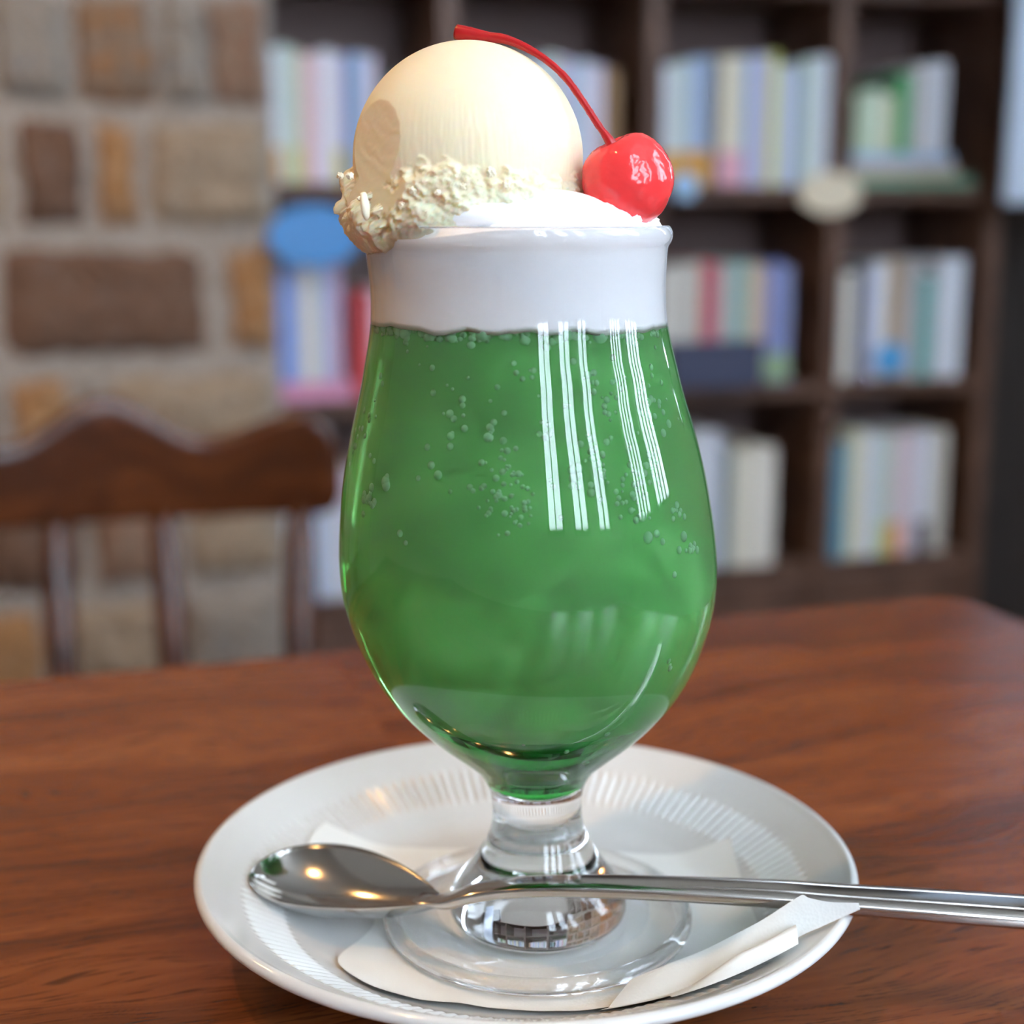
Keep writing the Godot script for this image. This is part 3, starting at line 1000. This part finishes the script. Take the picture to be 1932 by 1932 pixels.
func rows_of(m: ArrayMesh, a: int, b: int, nj: int) -> ArrayMesh:
	var ar := m.surface_get_arrays(0)
	var idx := PackedInt32Array()
	var src: PackedInt32Array = ar[Mesh.ARRAY_INDEX]
	for q in range(a * (nj - 1) * 6, b * (nj - 1) * 6):
		idx.append(src[q] - a * nj)
	return from_arrays(ar[Mesh.ARRAY_VERTEX].slice(a * nj, (b + 1) * nj), ar[Mesh.ARRAY_NORMAL].slice(a * nj, (b + 1) * nj), idx)

func inner_r(h: float) -> float:
	return outer_r(h) - wall_t(h)

# ------------------------------------------------------------------ drink
const LEVEL := 0.1464
func drink() -> void:
	# the soda meets the wall of the glass directly: its skin is the inner wall, facing inwards
	var prof := [Vector2(0.0, 0.0405), Vector2(0.003, 0.0406), Vector2(0.0056, 0.0413), Vector2(0.0078, 0.0430), Vector2(0.0098, 0.0458)]
	var h := 0.0485
	while h < LEVEL + 0.002:
		prof.append(Vector2(inner_r(h), h))
		h += 0.0022
	var p := smooth_profile(prof, 2)
	var o := thing("melon_soda", "bright green fizzy melon soda filling the goblet below the cream", "drink")
	var skin := lathe(p, 128, -1.0, true)
	var cut := 0
	while p[cut].y < 0.0625:
		cut += 1
	part("syrup", rows_of(skin, 0, cut, 129), M.syrup, o).set_meta("label", "clear dark green syrup at the bottom")
	part("soda", rows_of(skin, cut, p.size() - 1, 129), M.soda, o)
	# bubbles on the inside of the wall: angle (0 = right, 90 = viewer), height, count, spread, size
	var ball := SphereMesh.new()
	ball.radius = 1.0
	ball.height = 2.0
	ball.radial_segments = 16
	ball.rings = 8
	var flip := inverted(ball)
	var cl := [[146, 0.112, 13, 0.0026, 0.00085], [138, 0.116, 3, 0.0016, 0.0011], [112, 0.129, 7, 0.0035, 0.0008], [100, 0.127, 9, 0.003, 0.0008], [95, 0.121, 16, 0.0045, 0.0006], [100, 0.116, 26, 0.0055, 0.0006], [93, 0.113, 24, 0.005, 0.0005], [82, 0.128, 6, 0.003, 0.0007], [76, 0.117, 10, 0.004, 0.0009], [66, 0.122, 22, 0.006, 0.0007], [58, 0.115, 24, 0.005, 0.0006], [60, 0.132, 14, 0.006, 0.0007], [48, 0.119, 16, 0.004, 0.0007], [40, 0.128, 14, 0.006, 0.0008], [52, 0.108, 5, 0.004, 0.0011], [38, 0.109, 9, 0.002, 0.0007], [33, 0.101, 9, 0.002, 0.0008], [40, 0.103, 2, 0.003, 0.0011], [44, 0.0975, 1, 0.001, 0.0012], [40, 0.078, 3, 0.0016, 0.0008], [120, 0.137, 14, 0.01, 0.0006], [90, 0.138, 14, 0.012, 0.0006], [60, 0.138, 12, 0.01, 0.0006], [150, 0.130, 10, 0.008, 0.0006], [160, 0.122, 10, 0.006, 0.0006], [30, 0.135, 10, 0.008, 0.0006], [76, 0.0605, 2, 0.0008, 0.0009], [62, 0.064, 1, 0.001, 0.0009], [60, 0.056, 1, 0.001, 0.0008], [92, 0.063, 1, 0.001, 0.0007], [130, 0.107, 2, 0.003, 0.0009], [125, 0.12, 4, 0.005, 0.0008]]
	var tiny := surf()
	var r2 := RandomNumberGenerator.new()
	r2.seed = 3
	for c in cl:
		for k in c[2]:
			var th: float = deg_to_rad(c[0]) + r2.randfn(0.0, 0.5) * c[3] / 0.036
			var hh: float = minf(c[1] + r2.randfn(0.0, 0.5) * c[3], LEVEL - 0.001)
			var s: float = c[4] * r2.randf_range(0.5, 1.25)
			var rr := inner_r(hh) - s * 0.3
			var at := Vector3(skew(hh) + rr * cos(th), hh, rr * sin(th))
			if s > 0.00062:
				part("bubble", flip, M.bubble, o, at).scale = Vector3.ONE * s
			else:
				tiny.append_from(flip, 0, Transform3D(Basis().scaled(Vector3.ONE * s), at))
	# froth where the soda meets the cream
	for k in 330:
		var th := r2.randf() * TAU
		var s := r2.randf_range(0.0003, 0.0011) * (1.0 if r2.randf() < 0.85 else 1.7)
		var hh := LEVEL - 0.0003 - absf(r2.randfn(0.0, 0.0012))
		var rr := inner_r(hh) - s * 0.3
		tiny.append_from(flip, 0, Transform3D(Basis().scaled(Vector3(s, s * 0.8, s)), Vector3(skew(hh) + rr * cos(th), hh, rr * sin(th))))
	part("fizz", tiny.commit(), M.bubble, o).set_meta("kind", "stuff")
	# ice
	var cubes := [
		[Vector3(-0.004, 0.111, 0.006), Vector3(0.046, 0.030, 0.042), Vector3(0.35, 0.5, 0.3), "cloudy ice cube in the soda just below the cream"],
		[Vector3(0.013, 0.084, 0.004), Vector3(0.034, 0.036, 0.034), Vector3(-0.4, 0.9, -0.5), "cloudy ice cube in the middle of the soda, at right"],
		[Vector3(-0.012, 0.085, 0.0), Vector3(0.036, 0.030, 0.036), Vector3(0.5, 0.2, 0.6), "cloudy ice cube in the middle of the soda, at left"],
		[Vector3(-0.003, 0.0700, 0.001), Vector3(0.034, 0.016, 0.032), Vector3(0.2, 1.2, 0.15), "cloudy ice cube lowest in the green soda"],
		[Vector3(0.0, 0.134, 0.0), Vector3(0.044, 0.022, 0.044), Vector3(0.1, 0.4, -0.3), "cloudy ice cube touching the underside of the cream"],
	]
	for c in cubes:
		var b := part("ice_cube", ice_shape(c[1], int(c[0].y * 10000)), M.ice, self, c[0], c[2])
		tag(b, c[3], "ice cube", "ice cubes in the soda")

func inverted(s: SphereMesh) -> ArrayMesh:
	var a := s.get_mesh_arrays()
	var idx: PackedInt32Array = a[Mesh.ARRAY_INDEX]
	for k in range(0, idx.size(), 3):
		var t := idx[k + 1]
		idx[k + 1] = idx[k + 2]
		idx[k + 2] = t
	var n: PackedVector3Array = a[Mesh.ARRAY_NORMAL]
	for k in n.size():
		n[k] = -n[k]
	return from_arrays(a[Mesh.ARRAY_VERTEX], n, idx)

func ice_shape(size: Vector3, sd: int) -> ArrayMesh:
	var f := FastNoiseLite.new()
	f.seed = sd
	f.frequency = 60.0
	var p := PackedVector3Array()
	var ni := 41
	var nj := 65
	for i in ni:
		var a := PI * i / (ni - 1) - PI / 2
		for j in nj:
			var t := TAU * j / (nj - 1)
			var d := Vector3(cos(a) * cos(t), sin(a), cos(a) * sin(t))
			var q := pow(pow(absf(d.x), 3.4) + pow(absf(d.y), 3.4) + pow(absf(d.z), 3.4), -1.0 / 3.4)
			var v := d * q * size * 0.5
			v *= 1.0 + f.get_noise_3dv(v) * 0.06
			p.append(v)
	return grid(p, ni, nj, 1.0, true)

# ------------------------------------------------------------------ cream, ice cream, cherry
func cream_top(x: float, z: float, f: FastNoiseLite) -> float:
	# swirls of piped cream, higher on the viewer's right
	var r := Vector2(x, z).length()
	var a := atan2(z, x)
	var h := 0.1655 + 0.0035 * smoothstep(-0.012, 0.012, x) 
	var q := Vector2((x - 0.006) / 0.019, (z - 0.010) / 0.016)
	h += 0.0028 * maxf(0.0, 1.0 - q.length_squared())
	var swirl := sin(a * 3.0 + r * 420.0 + f.get_noise_2d(x * 0.6, z * 0.6) * 3.0)
	h += 0.0013 * (1.0 - absf(swirl)) * smoothstep(-0.02, 0.0, x)
	h += f.get_noise_2d(x, z) * 0.0009
	return lerpf(h, 0.1655 if x > 0.0 else lerpf(0.1640, 0.1655, smoothstep(-0.02, 0.0, x)), smoothstep(0.0275, 0.0318, r))

func topping() -> void:
	var f := FastNoiseLite.new()
	f.seed = 5
	f.frequency = 160.0
	f.fractal_octaves = 3
	var seg := 192
	var p := PackedVector3Array()
	var ni := 0
	# bottom face, side wall (bedded in the glass), top
	for k in 9:
		var r := 0.0311 * k / 8.0
		ni += 1
		for j in seg + 1:
			var t := TAU * j / seg
			var b := LEVEL - 0.0005 + 0.0011 * f.get_noise_2d(cos(t) * 0.016, sin(t) * 0.016)
			p.append(Vector3(skew(b) + r * cos(t) * (outer_r(b) - 0.0004) / 0.0311, b, r * sin(t) * (outer_r(b) - 0.0004) / 0.0311))
	for k in range(1, 16):
		ni += 1
		for j in seg + 1:
			var t := TAU * j / seg
			var b := LEVEL - 0.0005 + 0.0011 * f.get_noise_2d(cos(t) * 0.016, sin(t) * 0.016)
			var h := lerpf(b, 0.1655 if cos(t) > 0.0 else lerpf(0.1655, 0.1640, smoothstep(0.0, 0.7, -cos(t))), k / 15.0)
			var r := outer_r(h) - 0.0004 if h < 0.1605 else lerpf(0.0313, 0.0318, smoothstep(0.1605, 0.1650, h))
			p.append(Vector3(skew(h) + r * cos(t), h, r * sin(t)))
	for k in range(1, 61):
		ni += 1
		for j in seg + 1:
			var t := TAU * j / seg
			var r := 0.0318 * (1.0 - k / 60.0)
			var x := skew(0.165) + r * cos(t)
			var z := r * sin(t)
			p.append(Vector3(x, cream_top(x - skew(0.165), z, f), z))
	var o := thing("whipped_cream", "white layer of whipped cream on the soda, filling the goblet rim", "cream")
	part("cream_layer", grid(p, ni, seg + 1, 1.0, true), M.cream, o)
	# folds of cream seen over the rim
	var fold := [
		[[Vector3(-0.021, 0.1655, 0.021), Vector3(-0.016, 0.1680, 0.0235), Vector3(-0.009, 0.1683, 0.0245), Vector3(0.000, 0.1672, 0.0255)], 0.0030],
		[[Vector3(-0.020, 0.1668, 0.018), Vector3(-0.014, 0.1697, 0.0195), Vector3(-0.004, 0.1690, 0.0225), Vector3(0.008, 0.1672, 0.0245)], 0.0030],
		[[Vector3(-0.012, 0.1690, 0.016), Vector3(-0.002, 0.1705, 0.0185), Vector3(0.008, 0.1700, 0.0200), Vector3(0.0165, 0.1668, 0.0200)], 0.0034],
		[[Vector3(0.010, 0.1662, 0.0235), Vector3(0.0145, 0.1660, 0.0210), Vector3(0.0195, 0.1664, 0.0150)], 0.0020],
	]
	for q in fold:
		var path := spline(q[0], 40)
		var half := []
		for k in 40:
			var e: float = q[1] * pow(maxf(sin(PI * (0.06 + 0.9 * k / 39.0)), 0.02), 0.5)
			half.append(Vector2(e * 1.25, e * 0.85))
		part("cream_fold", sweep(path, half, 20), M.cream, o)
	for q in [[Vector3(0.0185, 0.1672, 0.0170), 0.0015], [Vector3(0.0222, 0.1668, 0.0090), 0.0018], [Vector3(0.0208, 0.1664, 0.0125), 0.0014], [Vector3(0.0165, 0.1658, 0.0195), 0.0012]]:
		part("cream_peak", lump(q[1], int(q[1] * 1e6)), M.cream, o, q[0])
	scoop()
	cherry()

func lump(r: float, sd: int) -> ArrayMesh:
	var f := FastNoiseLite.new()
	f.seed = sd
	f.frequency = 1.3
	f.fractal_octaves = 3
	var p := PackedVector3Array()
	for i in 17:
		var a := PI * i / 16 - PI / 2
		for j in 29:
			var t := TAU * j / 28
			var d := Vector3(cos(a) * cos(t), sin(a), cos(a) * sin(t))
			p.append(d * r * (1.0 + 0.7 * f.get_noise_3dv(d)))
	return grid(p, 17, 29, 1.0, true)

func scoop() -> void:
	var c := Vector3(-0.0148, 0.1797, 0.002)
	var R0 := 0.0238
	var o := thing("ice_cream", "pale yellow vanilla ice cream scoop with ragged skirt on the cream", "ice cream", c)
	var f := FastNoiseLite.new()
	f.seed = 21
	f.frequency = 1.0
	f.fractal_octaves = 3
	var g := FastNoiseLite.new()
	g.seed = 4
	g.frequency = 1.0
	g.fractal_octaves = 3
	var p := PackedVector3Array()
	var ni := 301
	var nj := 481
	var cutn := Vector3(-0.80, 0.12, 0.59).normalized()
	for i in ni:
		var a := (PI * 0.93) * i / (ni - 1) - PI * 0.43
		for j in nj:
			var t := TAU * (j % (nj - 1)) / (nj - 1)
			var d := Vector3(cos(a) * cos(t), sin(a), cos(a) * sin(t))
			var r := R0
			# fine streaks left by the scoop, running down its sides
			var streak := f.get_noise_2d(t * 26.0, a * 2.0) 
			r += 0.00010 * streak * smoothstep(0.75, 0.1, a)
			var lowered := -0.10 - 0.16 * f.get_noise_2d(cos(t) * 2.2, sin(t) * 2.2 + 5.0) - 0.09 * g.get_noise_3d(d.x * 6.0 + 9.0, d.y * 9.0, d.z * 6.0)
			var second := lowered - 0.22 - 0.10 * g.get_noise_3d(d.x * 6.0, d.y * 9.0 + 5.0, d.z * 6.0)
			var sk := (0.55 * smoothstep(lowered, lowered - 0.16, a) + 0.45 * smoothstep(second, second - 0.16, a)) * (1.0 - smoothstep(-0.6, -1.15, a))
			var leftish := 0.5 + 0.5 * smoothstep(0.4, -0.8, d.x)
			var rough := g.get_noise_3d(d.x * 4.5, d.y * 5.5, d.z * 4.5)
			var crumb := g.get_noise_3d(d.x * 17.0 + 3.0, d.y * 17.0, d.z * 17.0)
			var torn := smoothstep(0.02, 0.3, sk) * (1.0 - 0.6 * smoothstep(-0.45, -0.62, a))
			r += sk * (0.0056 * leftish + 0.0007 * rough) + torn * (0.00050 * crumb + 0.00020 * g.get_noise_3d(d.x * 42.0, d.y * 42.0, d.z * 42.0))
			# a shaved facet on the left with rings of ridges
			var cd := d.dot(cutn)
			if cd > 0.2:
				var flat := 0.0222 / cd
				if flat < r and sk < 0.6:
					var away := (d / cd - cutn - Vector3(0.25, 0.5, 0.2)).length()
					r = flat + 0.00003 * sin(away * 50.0 + f.get_noise_2d(t * 4.0, a * 4.0) * 3.0)
			p.append(d * r)
	part("scoop", grid(p, ni, nj, 1.0, true), M.ice_cream, o)
	# icy crumbs and drips round the skirt
	var r3 := RandomNumberGenerator.new()
	r3.seed = 77
	var cm := mat(srgb(250, 244, 218), 0.55)
	for k in 20:
		var t := deg_to_rad(r3.randf_range(20.0, 200.0))
		var a := r3.randf_range(-0.62, -0.12)
		var d := Vector3(cos(a) * cos(t), sin(a), cos(a) * sin(t))
		var rr := R0 + 0.0042 * (0.5 + 0.5 * smoothstep(0.4, -0.8, d.x)) + r3.randf_range(-0.0012, 0.0)
		part("crumb", lump(r3.randf_range(0.0004, 0.0010), 200 + k), cm, o, d * rr)
	for q in [[Vector3(-0.0200, -0.0070, 0.0192), 0.0052]]:
		var path := spline([q[0], q[0] + Vector3(0.0004, -q[1] * 0.5, 0.0008), q[0] + Vector3(0.0006, -q[1], 0.0002)], 14)
		var half := []
		for k in 14:
			var e := 0.0006 + 0.0003 * sin(PI * k / 13.0)
			if k > 10: e *= sqrt(maxf(0.0, 1.0 - pow((k - 10) / 3.2, 2.0)))
			half.append(Vector2(e, e))
		part("drip", sweep(path, half, 12, 2.0, Vector3.BACK), cm, o)

func cherry() -> void:
	var c := Vector3(0.0176, 0.1752, 0.012)
	var o := thing("cherry", "glossy red cherry with long curved stem resting on the cream", "cherry", c)
	var f := FastNoiseLite.new()
	f.seed = 2
	f.frequency = 1.0
	var p := PackedVector3Array()
	var ni := 97
	var nj := 145
	var ax := Vector3(-0.40, 0.90, 0.1).normalized()       # the dimple where the stem sits
	for i in ni:
		var a := PI * i / (ni - 1) - PI / 2
		for j in nj:
			var t := TAU * (j % (nj - 1)) / (nj - 1)
			var d := Vector3(cos(a) * cos(t), sin(a), cos(a) * sin(t))
			var k := d.angle_to(ax)
			var r := 0.0091 - 0.0014 * exp(-k * k / 0.10) + 0.0003 * exp(-(k - 0.75) * (k - 0.75) / 0.1)
			r += 0.00022 * f.get_noise_3d(d.x * 1.8, d.y * 1.8, d.z * 1.8)
			r += 0.0006 * maxf(0.0, d.dot(Vector3(0.75, 0.35, 0.3).normalized()) - 0.6)
			r += 0.000035 * f.get_noise_3d(d.x * 30.0, d.y * 30.0, d.z * 30.0)
			var v := d * r
			v.y *= 1.03
			p.append(v)
	part("fruit", grid(p, ni, nj, 1.0, true), M.cherry, o)
	var path := spline([ax * 0.0066, ax * 0.0086 + Vector3(-0.0006, 0.0004, 0), Vector3(-0.0062, 0.0112, 0.0000), Vector3(-0.0095, 0.0162, -0.0015), Vector3(-0.0130, 0.0208, -0.0030), Vector3(-0.0180, 0.0250, -0.0050), Vector3(-0.0240, 0.0280, -0.0070), Vector3(-0.0290, 0.0289, -0.0085), Vector3(-0.0330, 0.0296, -0.0095), Vector3(-0.0346, 0.0300, -0.0100)], 90)
	var half := []
	for k in 90:
		var t := k / 89.0
		var e := 0.00072 + 0.0005 * smoothstep(0.12, 0.0, t) + 0.00055 * smoothstep(0.8, 0.97, t) + 0.00025 * smoothstep(0.55, 0.8, t)
		e += 0.00008 * f.get_noise_1d(t * 40.0)
		half.append(Vector2(e, e))
	part("stalk", sweep(path, half, 14), M.cherry_stem, o).set_meta("label", "dark red curved stalk")
